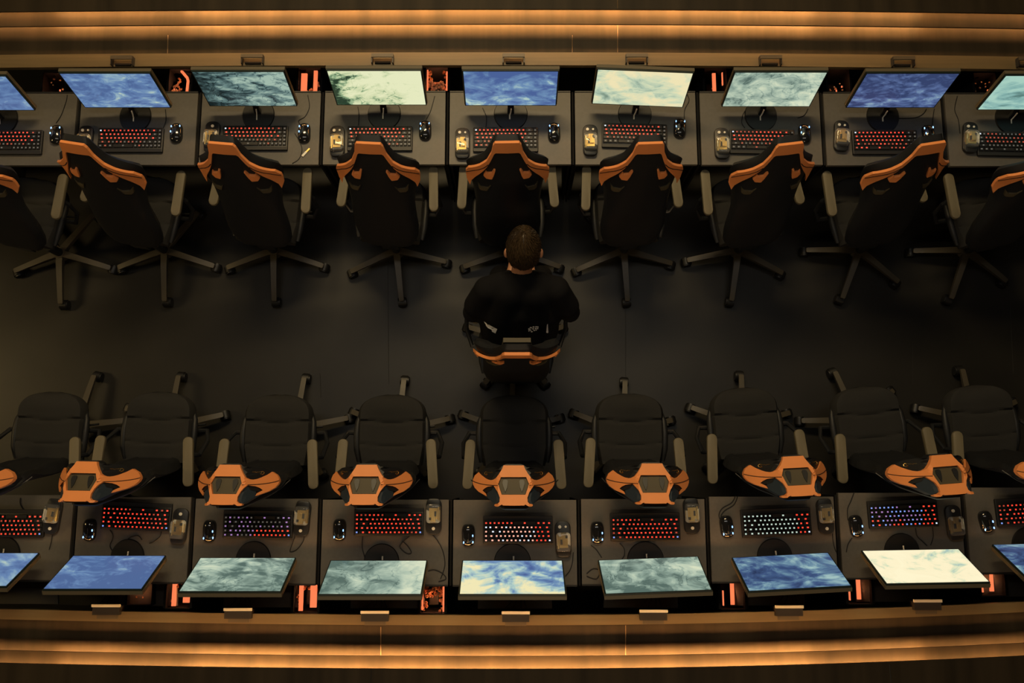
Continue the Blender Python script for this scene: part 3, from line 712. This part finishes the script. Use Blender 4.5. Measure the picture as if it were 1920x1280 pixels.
# ------------------------------------------------------------------ black devices with a clear shell
def gadget_proto(btn):
    t = empty('clear_shell_device', (0, 0, 0))
    MB().prism(rrect(.085, .190, .034, 6), 0, .020, .006).build('body', 'gloss' if False else 'black', t)['label'] = 'dark rounded body'
    MB().prism(rrect(.076, .066, .02, 5, 0, -.062), .018, .030, .006).build('lower_cap', 'black', t)
    MB().prism(rrect(.070, .092, .012, 5, 0, -.018), .020, .024, .001).build('tray', 'white_plastic', t)['label'] = 'pale tray'
    g = MB().box(-.022, .022, -.045, .012, .024, .034).box(-.012, .016, -.03, .026, .024, .042).box(-.03, -.024, -.05, .02, .024, .036)
    g.cyl((.006, -.018, .042), (.006, -.018, .047), .011, .011, 14); g.build('inner_mechanism', 'gold', t, smooth=True)['label'] = 'gold inner works'
    MB().box(-.016, -.006, -.028, -.002, .034, .0445).box(.010, .022, .004, .018, .034, .042).build('inner_block', 'black', t, smooth=False)
    MB().prism(rrect(.076, .100, .016, 5, 0, -.016), .019, .054, .008).build('clear_cover', 'clear', t)
    for k in range(btn):
        x = -.016+.032*k if btn == 2 else 0
        MB().cyl((x, .064, .020), (x, .064, .0245), .0085 if k == 0 else .006, None, 16).build('button', 'white_plastic', t)['label'] = 'pale round button'
    return t
g2 = gadget_proto(2); g1 = gadget_proto(1)
GT = [(1, 159, 264, 0, 2), (2, 397, 256, -2, 1), (3, 632, 264, 2, 2), (4, 867, 268, 0, 2), (5, 1107, 262, 0, 2), (6, 1354, 268, 0, 2), (7, 1578, 254, -5, 2), (8, 1820, 257, -6, 2)]
GB = [(0, 98, 968, -6, 1, 1), (1, 336, 986, -4, 1, 0), (2, 566, 972, -4, 1, 1), (3, 813, 968, 0, 1, 1), (4, 1056, 1010, 2, 2, 0), (5, 1297, 967, 2, 1, 1), (6, 1548, 968, 3, 1, 1), (7, 1790, 980, 4, 1, 0)]
fu = {1: True, 2: True}
for row, lst in (('T', [(*g, 0) for g in GT]), ('B', GB)):
    for (i, x, y, r, nb, flip) in lst:
        pz = {1: g1, 2: g2}[nb]; t = pz if fu[nb] else copy_tree(pz); fu[nb] = False
        P = at(x, y, DZ+.02); t.location = (P.x, P.y, DZ); t.rotation_euler = (0, 0, R(r)+(math.pi if flip else 0))
        tag(t, 'dark device with clear shell before the %s, %s row' % (SCR[row][i], 'upper' if row == 'T' else 'lower'), 'desk device', 'clear shell devices of the %s row' % ('upper' if row == 'T' else 'lower'))

# ------------------------------------------------------------------ computer towers behind the desks
def tower(row, x, y, kind, txt):
    rng = random.Random(int(x*7+y)); Z = .62
    P = at(x, y, Z); hw, hd = .066, .075
    t = empty('computer_tower', (P.x, P.y, 0))
    tag(t, 'tower with %s, %s' % (txt[0], txt[1]), 'computer', 'computer towers behind the desks')
    c = MB()
    c.box(-hw-.012, -hw, -hd, hd, 0, Z).box(hw, hw+.012, -hd, hd, 0, Z).box(-hw, hw, -hd-.006, -hd, 0, Z).box(-hw, hw, hd, hd+.006, 0, Z).box(-hw, hw, -hd, hd, .30, .32)
    c.build('case', 'matte', t, smooth=False)
    MB().box(-hw, hw, -hd, hd, Z-.004, Z).build('glass_top', 'glass', t, smooth=False)
    def lump(mb, cx, cy, s, zz):
        m2 = MB().ell((0, 0, 0), (s, s*.8, s*.7), nu=7, nv=5)
        a = rng.random()*6; m2.map(lambda v: (cx+(v.x*math.cos(a)-v.y*math.sin(a))*(.7+.6*rng.random()), cy+(v.x*math.sin(a)+v.y*math.cos(a))*(.7+.6*rng.random()), zz+v.z))
        mb.add(m2.v, m2.f)
    st = MB(); lp = MB(); gb = MB()
    gb.box(-.02, .03, -.05, .05, .33, .46); gb.build('graphics_card', 'black', t, smooth=False)
    if kind == 'rock':
        for k in range(46): lump(lp, rng.uniform(-.058, .058), rng.uniform(-.07, .0), rng.uniform(.006, .014), .585+rng.uniform(-.012, .01))
        for k in range(14): lump(lp, rng.choice((-1, 1))*rng.uniform(.035, .06), rng.uniform(0, .07), rng.uniform(.006, .012), .58)
        st.box(-.062, -.054, -.07, .07, .585, .597).box(.054, .062, -.07, .06, .585, .597)
    elif kind == 'bars':
        st.box(-.055, -.020, -.07, .05, .585, .598).box(.020, .042, -.07, .068, .585, .598)
        for k in range(10): lump(lp, rng.uniform(-.06, .05), rng.uniform(-.07, -.03), .009, .585)
        for k in range(6): lump(lp, rng.uniform(.035, .055), rng.uniform(-.06, .07), .007, .585)
    elif kind == 'thin':
        st.box(-.014, .006, -.068, .055, .585, .598).box(.044, .050, -.02, .06, .585, .598)
        for k in range(6): lump(lp, rng.uniform(-.025, .0), rng.uniform(-.07, -.0), .006, .585)
    elif kind == 'ring':
        st.tube([(-.004, .075, .592), (.034, .030, .592), (.040, .010, .592), (.036, -.070, .592)], .0085, 6)
        for k in range(26): lump(lp, rng.uniform(-.055, .0), rng.uniform(-.07, -.015), rng.uniform(.005, .011), .585)
        for k in range(5): lump(lp, rng.uniform(-.025, -.01), rng.uniform(-.01, .04), .008, .585)
        st.box(-.05, -.046, -.07, -.02, .57, .58)
    else:
        for k in range(8): lump(lp, rng.uniform(-.045, .045), rng.uniform(-.06, .05), rng.uniform(.004, .007), .585)
        st.box(-.010, -.004, -.06, -.045, .585, .592).box(.024, .030, -.03, -.020, .585, .592)
    if row == 'B': t.rotation_euler = (0, 0, math.pi)
    ld = bpy.data.lights.new('tower_fill', 'POINT'); ld.energy = {'rock': .9, 'ring': .6, 'bars': .35}.get(kind, .16); ld.color = (1, .36, .14); ld.shadow_soft_size = 0
    lo = bpy.data.objects.new('tower_fill', ld); COL.objects.link(lo); lo.parent = t; lo.location = (0, .0, .609)  # added point light, brightens the inner parts beyond the strips' own glow
    st.build('light_strip', 'glow', t, smooth=False)['label'] = 'glowing orange strip'
    if lp.v: lp.build('inner_parts', 'copper', t, smooth=True)
for a in [('T', 100, 158, 'spots', ('faint orange specks', 'left of the cloudy blue screen, upper row')), ('T', 337, 151, 'ring', ('a bent orange light', 'right of the cloudy blue screen, upper row')),
          ('T', 580, 149, 'bars', ('two broad orange lights', 'right of the dark marbled screen, upper row')), ('T', 819, 148, 'rock', ('orange lit rubble', 'right of the pale green screen, upper row')),
          ('T', 1342, 150, 'thin', ('a thin orange light', 'left of the green streaked screen, upper row')), ('T', 1573, 151, 'spots', ('small orange flames', 'left of the deep blue screen, upper row')),
          ('T', 1848, 158, 'spots', ('tiny orange specks', 'left of the teal screen, upper row')),
          ('B', 262, 1107, 'spots', ('small brass glints', 'right of the wide hazy blue screen, lower row')), ('B', 334, 1113, 'bars', ('dripping orange lights', 'left of the green veined screen, lower row')),
          ('B', 573, 1122, 'bars', ('two tall orange lights', 'left of the misty grey screen, lower row')), ('B', 811, 1123, 'rock', ('dense orange lit pieces', 'left of the blue and cream screen, lower row')),
          ('B', 1374, 1115, 'thin', ('two slim orange lights', 'left of the dark blue cloudy screen, lower row')), ('B', 1612, 1105, 'thin', ('one upright orange light', 'left of the almost white screen, lower row')),
          ('B', 1862, 1090, 'thin', ('three short orange lights', 'right of the almost white screen, lower row'))]:
    tower(*a)

# ------------------------------------------------------------------ cable boxes on the ledge
bx_used = {}
def box_proto(row):
    t = empty('cable_box', (0, 0, 0)); s = 1 if row == 'T' else -1
    if row == 'T':
        MB().box(-.062, .062, .018, .040, .030, .038).build('top_bar', 'leg', t, smooth=False)
        for k in (-1, 1): MB().box(k*.060-.003, k*.060+.003, -.012, .040, 0, .030).build('bracket_leg', 'black', t, smooth=False)
        MB().box(-.045, .045, -.006, .004, 0, .012).build('cable_slot', 'matte', t, smooth=False)
    else:
        MB().box(-.070, .070, -.03, .012, -.03, .026).build('box_body', 'desk_edge', t, smooth=False)
        MB().box(-.073, .073, .010, .024, .022, .034).build('top_bar', 'pale_metal', t, smooth=False)['label'] = 'pale metal bar'
        MB().box(-.055, .055, -.052, -.03, -.0, .004).build('base_plate', 'leg', t, smooth=False)
    return t
for row, pts in (('T', [(232, 122), (475, 119), (718, 118), (963, 118), (1193, 118), (1443, 121), (1691, 123), (1925, 124)]), ('B', [(203, 1140), (449, 1147), (704, 1152), (967, 1153), (1224, 1150), (1477, 1142), (1735, 1131)])):
    pz = box_proto(row)
    for i, (x, y) in enumerate(pts):
        t = pz if i == 0 else copy_tree(pz); P = at(x, y, ZL); t.location = (P.x, P.y, ZL+.001)
        tag(t, '%s behind the %s, %s row' % ('dark bracket' if row == 'T' else 'black cable box with pale bar', SCR[row][i+1], 'upper' if row == 'T' else 'lower'), 'cable box', 'cable boxes on the %s ledge' % ('upper' if row == 'T' else 'lower'))

# ------------------------------------------------------------------ cables
def smooth_path(P, n=6):
    out = []
    for i in range(len(P)-1):
        p0, p1, p2, p3 = P[max(i-1, 0)], P[i], P[i+1], P[min(i+2, len(P)-1)]
        for k in range(n):
            t = k/n; out.append(.5*((2*p1)+(p2-p0)*t+(2*p0-5*p1+4*p2-p3)*t*t+(3*p1-p0-3*p2+p3)*t**3))
    return out+[P[-1]]
def cable(pts, label, r=.0024, z=DZ+.003, name='cable'):
    P = [at(x, y, z) for x, y in pts]
    o = MB().tube(smooth_path(P), r, 6).build(name, 'cable'); tag(o, label, 'cable', None); return o
CB = [([(105, 231), (115, 215), (124, 190), (126, 178)], 'mouse cable running up beside the cut off blue screen of the upper row'),
      ([(310, 205), (311, 225), (306, 240)], 'short cable hanging right of the cloudy blue screen'),
      ([(577, 178), (580, 200), (572, 218), (560, 226), (563, 234)], 'looping mouse cable on the desk of the dark marbled screen'),
      ([(553, 250), (563, 268), (566, 282), (560, 298), (548, 306)], 'black cable curling below the mouse on the dark marbled screen desk'),
      ([(815, 180), (807, 208), (799, 224)], 'mouse cable on the desk of the pale green screen'),
      ([(672, 235), (673, 215), (671, 200)], 'keyboard cable under the pale green screen'),
      ([(911, 238), (912, 220), (905, 202)], 'keyboard cable under the upper blue screen with white sweep'),
      ([(1283, 222), (1284, 205), (1292, 188), (1288, 176)], 'mouse cable right of the pale cream screen'),
      ([(1397, 240), (1391, 230), (1393, 215), (1398, 206)], 'thin cable left of the stand below the green streaked screen'),
      ([(1515, 204), (1508, 216), (1496, 221)], 'short cable end right of the green streaked screen'),
      ([(1684, 222), (1714, 221), (1730, 214), (1737, 204)], 'cable running right from the stand of the deep blue screen'),
      ([(1748, 235), (1750, 215), (1752, 204)], 'mouse cable right of the deep blue screen'),
      ([(1800, 250), (1797, 225), (1790, 205), (1795, 180)], 'pair cable left of the teal screen in the upper row'),
      ([(38, 933), (38, 945), (46, 957), (60, 962)], 'cable above the first keyboard of the lower row'),
      ([(204, 990), (212, 1005), (206, 1022), (210, 1032)], 'keyboard cable left of the stand on the hazy blue screen desk'),
      ([(303, 993), (300, 1005), (288, 1015), (280, 1018)], 'cable right of the stand on the hazy blue screen desk'),
      ([(228, 1030), (240, 1010), (258, 1004), (266, 1012)], 'cable looping over the round stand of the hazy blue screen'),
      ([(98, 1002), (96, 1015), (92, 1030)], 'device cable on the first lower desk from left'),
      ([(553, 1006), (547, 1022), (544, 1034), (556, 1030), (568, 1015), (570, 1005)], 'device cable loop on the green veined screen desk'),
      ([(680, 1005), (679, 1025), (684, 1045)], 'keyboard cable left of the stand on the misty grey screen desk'),
      ([(768, 1005), (755, 1016), (750, 1026), (762, 1037), (771, 1036), (765, 1024), (754, 1014)], 'cable loop right of the stand on the misty grey screen desk'),
      ([(811, 1002), (822, 1016), (831, 1035), (834, 1060), (826, 1085)], 'device cable on the right side of the misty grey screen desk'),
      ([(803, 1070), (815, 1068), (830, 1075), (836, 1085), (822, 1090)], 'coiled cable beside the misty grey screen'),
      ([(1075, 1035), (1073, 1055), (1068, 1070), (1060, 1080)], 'cable right of the blue and cream screen'),
      ([(1162, 1018), (1170, 1028), (1171, 1040), (1166, 1048)], 'keyboard cable on the grey marbled screen desk'),
      ([(1108, 1022), (1118, 1030), (1128, 1045)], 'mouse cable on the grey marbled screen desk'),
      ([(1100, 1075), (1112, 1066), (1125, 1070), (1118, 1085), (1100, 1080)], 'coiled cable left of the grey marbled screen'),
      ([(1379, 929), (1372, 942), (1355, 952), (1348, 965), (1352, 978)], 'doubled mouse cable on the dark blue cloudy screen desk'),
      ([(1383, 931), (1376, 946), (1360, 956), (1352, 966), (1354, 974)], 'second strand of the doubled cable on the dark blue cloudy screen desk'),
      ([(1561, 1000), (1563, 1020), (1568, 1035)], 'device cable on the dark blue cloudy screen desk'),
      ([(1602, 922), (1595, 940), (1589, 955), (1590, 975)], 'mouse cable above the mouse on the almost white screen desk'),
      ([(1598, 1008), (1590, 1020), (1587, 1035)], 'thin cable below the mouse on the almost white screen desk'),
      ([(1717, 990), (1720, 1005), (1730, 1015), (1738, 1023)], 'keyboard cable loop on the almost white screen desk'),
      ([(1748, 985), (1750, 1005), (1745, 1022)], 'straight cable right of the stand on the almost white screen desk'),
      ([(1910, 1000), (1905, 1010), (1900, 1018)], 'keyboard cable on the last lower desk')]
for p, l in CB: cable(p, l)
# cables behind the lower monitors
for (x, l) in ((205, 'wide hazy blue'), (450, 'green veined'), (705, 'misty grey'), (967, 'blue and cream'), (1220, 'grey marbled'), (1475, 'dark blue cloudy'), (1733, 'almost white')):
    y = 1146+botq(x)
    mbx = MB()
    for k, dx in enumerate((-18, -4, 10, 20)):
        A = at(x+dx, y-36, .72); Bp = at(x+dx*.6+4, y-22, .66); Cp = at(x+dx, y-8, .78)
        mbx.tube(smooth_path([A, Bp, Cp]), .003, 6)
    o = mbx.build('cable_bundle', 'cable'); tag(o, 'bundle of black cables behind the %s screen, lower row' % l, 'cable', 'cable bundles behind the lower monitors')
# usb plug
P0 = at(567, 293, DZ+.004); P1 = at(583, 276, DZ+.004); d = (P1-P0).normalized(); n0 = Vector((-d.y, d.x, 0))
t = empty('usb_plug', P0); tag(t, 'gold and white plug lying on the desk of the dark marbled screen', 'plug')
def obox(mb, a, b, hw_, z0, z1):
    mb.loft([[Vector((p.x, p.y, z))-P0 for p, z in ((q_-n0*hw_, z0), (q_+n0*hw_, z0), (q_+n0*hw_, z1), (q_-n0*hw_, z1))] for q_ in (a, b)])
m1 = MB(); obox(m1, P0, P0+d*.035, .006, DZ, DZ+.009); m1.build('plug_body', 'white_plastic', t)
m1 = MB(); obox(m1, P0+d*.035, P0+d*.062, .0045, DZ+.001, DZ+.008); m1.build('connector', 'gold', t)

# ------------------------------------------------------------------ person
def person():
    X = .052
    root = empty('person', (X-.02, -.06, 0))
    tag(root, 'person with short brown hair in a black shirt, seated in the aisle, from behind', 'person')
    o0 = Vector((X-.02, -.06, 0))
    def v(x, y, z): return Vector((x, y, z))-o0
    def limb(mb, pts, rad, n=14):
        mb.tube([v(*p) for p in pts], rad, n)
        for p, r in zip(pts, rad): mb.ell(v(*p), (r, r, r), nu=14, nv=10)
    HC = (X+.008, .300, 1.17)   # head centre
    ht = Matrix.Rotation(R(-30), 3, 'X')
    body = MB()
    body.ell(v(*HC), (.076, .094, .112), ht)
    jaw = Vector(HC)+ht@Vector((0, .035, -.062)); body.ell(v(*jaw), (.052, .055, .055), ht)
    nose = Vector(HC)+ht@Vector((0, .100, -.022)); body.ell(v(*nose), (.012, .018, .022), ht)
    for s in (-1, 1):
        e = Vector(HC)+ht@Vector((s*.090, -.012, -.018)); body.ell(v(*e), (.013, .016, .034), ht@Matrix.Rotation(R(25*s), 3, 'Z'))
        br = Vector(HC)+ht@Vector((s*.028, .086, .012)); body.ell(v(*br), (.018, .008, .007), ht)
    lip = Vector(HC)+ht@Vector((0, .090, -.062)); body.ell(v(*lip), (.022, .010, .009), ht)
    limb(body, [(X+.004, .265, 1.085), (X, .215, 1.04), (X-.004, .165, .99)], [.054, .056, .064])
    # torso, hips, legs under the clothes
    limb(body, [(X, .14, .96), (X-.006, .07, .82), (X-.015, .0, .68), (X-.02, -.04, .58)], [.11, .115, .105, .115])
    for s in (-1, 1):
        limb(body, [(X+s*.09, -.03, .575), (X+s*.11, .15, .60), (X+s*.12, .29, .578)], [.072, .060, .046])
        limb(body, [(X+s*.12, .30, .57), (X+s*.12, .31, .35), (X+s*.12, .29, .09)], [.046, .044, .032])
        limb(body, [(X+s*.12, .28, .06), (X+s*.125, .38, .035), (X+s*.128, .43, .028)], [.034, .032, .022])
        limb(body, [(X+s*.175, .13, .965), (X+s*.245, .06, .84), (X+s*.262, .05, .74)], [.056, .048, .042])
        limb(body, [(X+s*.262, .05, .74), (X+s*.15, .17, .70), (X+s*.06, .290, .680)], [.040, .034, .026])
        # palm, fingers, thumb resting on the thigh
        limb(body, [(X+s*.06, .290, .678), (X+s*.046, .333, .672)], [.026, .028])
        for k in range(4):
            bx = X+s*(.070-.017*k); L = (.050, .060, .056, .044)[k]
            limb(body, [(bx-s*.004, .343, .672), (bx-s*.008, .343+L*.55, .668), (bx-s*.010, .343+L*.95, .655), (bx-s*.010, .343+L*1.15, .640)], [.0085, .0082, .0076, .0065], 8)
        limb(body, [(X+s*.034, .305, .676), (X+s*.018, .327, .671), (X+s*.010, .349, .664)], [.011, .010, .008], 8)
    bo = body.build('body', 'skin', root)
    md = bo.modifiers.new('r', 'REMESH'); md.mode = 'VOXEL'; md.voxel_size = .006; md.use_smooth_shade = True
    sm = bo.modifiers.new('s', 'SMOOTH'); sm.iterations = 3; sm.factor = .5
    for s in (-1, 1):
        e = Vector(HC)+ht@Vector((s*.028, .092, .0)); MB().ell(v(*e), (.011, .008, .008), nu=12, nv=8).build('eye', 'white_plastic', root)
    # shirt
    sh = MB()
    for s in (-1, 1):
        limb(sh, [(X+s*.10, .145, 1.005), (X+s*.185, .125, .985), (X+s*.252, .062, .86), (X+s*.272, .045, .76), (X+s*.255, .075, .735)], [.075, .076, .068, .060, .055])
        limb(sh, [(X+s*.255, .075, .735), (X+s*.155, .165, .705), (X+s*.068, .278, .682)], [.053, .046, .036])
        limb(sh, [(X+s*.07, .12, .97), (X+s*.105-.005, .035, .84), (X+s*.108-.01, -.04, .72), (X+s*.10-.015, -.07, .62)], [.112, .120, .116, .112])
    limb(sh, [(X, .145, 1.0), (X-.005, .06, .86), (X-.012, -.02, .71), (X-.015, -.05, .59)], [.088, .13, .128, .125])
    limb(sh, [(X, .155, 1.015), (X, .178, 1.024)], [.078, .066])
    so = sh.build('shirt', 'shirt', root)
    md = so.modifiers.new('r', 'REMESH'); md.mode = 'VOXEL'; md.voxel_size = .012; md.use_smooth_shade = True
    sm = so.modifiers.new('s', 'SMOOTH'); sm.iterations = 8; sm.factor = .5
    # trousers and shoes
    tr = MB()
    for s in (-1, 1):
        limb(tr, [(X+s*.085, -.05, .575), (X+s*.11, .15, .605), (X+s*.12, .295, .578), (X+s*.122, .31, .35), (X+s*.122, .295, .11)], [.092, .082, .066, .062, .052])
    tt = tr.build('trousers', 'shirt', root)
    md = tt.modifiers.new('r', 'REMESH'); md.mode = 'VOXEL'; md.voxel_size = .012; md.use_smooth_shade = True
    for s in (-1, 1):
        sp = MB().ell(v(X+s*.125, .345, .045), (.048, .125, .043)); sp.map(lambda q: (q.x, q.y, max(q.z, .0))); sp.build('shoe', 'black', root)
    # hair: cap and strands from the crown whorl
    cap = MB(); hc = v(*HC)
    rs = []
    for i in range(1, 15):
        tt_ = math.pi*i/24
        ring = []
        for k in range(28):
            a = 2*math.pi*k/28
            p = Vector((math.sin(tt_)*math.cos(a), math.sin(tt_)*math.sin(a)*1.0, math.cos(tt_)))
            # longer at the nape (-y), shorter at the brow (+y)
            tt2 = tt_*(1+.34*max(0, -math.sin(a)))*(1-.16*max(0, math.sin(a)))
            p = Vector((math.sin(tt2)*math.cos(a), math.sin(tt2)*math.sin(a), math.cos(tt2)))
            g = 1+.012*math.sin(11*a+3*i)
            ring.append(hc+ht@Vector((p.x*.080*g, p.y*.102*g, p.z*.122)))
        rs.append(ring)
    cap.loft(rs)
    rng = random.Random(3)
    wh = Vector((.018, -.045, .95)).normalized()   # whorl direction in head space
    tx = wh.orthogonal().normalized(); ty = wh.cross(tx)
    for k in range(2300):
        a = rng.random()*6.283; r0 = rng.random()**.7*1.75; L = rng.uniform(.28, .5); pts = []
        for j in range(5):
            rr = r0+L*j/4; aa = a+.35*rr+rng.uniform(-.02, .02)
            dv = (wh*math.cos(rr)+(tx*math.cos(aa)+ty*math.sin(aa))*math.sin(rr))
            if j == 0: dv0 = dv
            lift = .004+.006*math.sin(math.pi*j/4)*rng.uniform(.4, 1.2)-(.003 if j == 4 else 0)
            pts.append(hc+ht@Vector((dv.x*(.084+lift), dv.y*(.104+lift), dv.z*(.124+lift))))
        lim = -.56 if dv.y < -.35 else -.1
        if dv.z < lim: continue
        cap.tube(pts, [.0012, .0013, .0012, .0009, .0004], 3)
    cap.build('hair', 'hair', root)
    return root, so, v
person_root, shirt_o, pv = person()
# white prints on the shirt back: raised marks laid on the evaluated cloth
dg = bpy.context.evaluated_depsgraph_get(); dg.update()
from mathutils.bvhtree import BVHTree
ev = shirt_o.evaluated_get(dg); em = ev.to_mesh(); bvh = BVHTree.FromPolygons([v.co.copy() for v in em.vertices], [tuple(p.vertices) for p in em.polygons]); ev.to_mesh_clear()
off = Vector((person_root.location.x, person_root.location.y, 0))
camp = Vector((0, CY, H))-off
def decal(name, polys, parent, label):
    mb = MB()
    for poly in polys:
        P = [Vector((x, y, 0)) for x, y in poly]; tri = tessellate_polygon([P]); vs = []
        for p in P:
            d = ((at(p.x, p.y, .5)-off)-camp).normalized(); h, nrm, _, _ = bvh.ray_cast(camp, d)
            if h is None: return
            if nrm.dot(d) > 0: nrm = -nrm
            vs.append(h+nrm*.003)
        mb.add(vs, [tuple(f) for f in tri])
    o = mb.build(name, 'print', parent, smooth=False); o['label'] = label
def cr(pts): return [(810+x/3.556, 400+y/3.556) for x, y in pts]
decal('shirt_print', [cr([(348, 718), (362, 726), (375, 742), (366, 748)]), cr([(360, 744), (380, 738), (405, 752), (436, 768), (424, 797), (402, 786), (398, 772), (376, 762)])], shirt_o, 'white slanted flag shaped print')
br = []
for k, (x, y, w_, h_) in enumerate([(640, 765, 14, 12), (652, 756, 16, 8), (670, 752, 16, 7), (688, 751, 14, 6), (702, 752, 9, 8), (650, 772, 14, 8), (668, 764, 15, 7), (686, 762, 14, 7), (700, 763, 10, 6), (658, 783, 16, 6), (676, 775, 14, 6), (690, 772, 10, 6), (642, 779, 8, 6)]):
    br.append(cr([(x, y), (x+w_*.6, y-h_*.4), (x+w_, y+h_*.2), (x+w_*.8, y+h_*.9), (x+w_*.2, y+h_)]))
decal('shirt_print', br, shirt_o, 'white speckled oval print')
decal('shirt_print', [cr([(765, 740), (771, 733), (774, 792), (766, 795), (760, 790)])], shirt_o, 'thin upright white print')
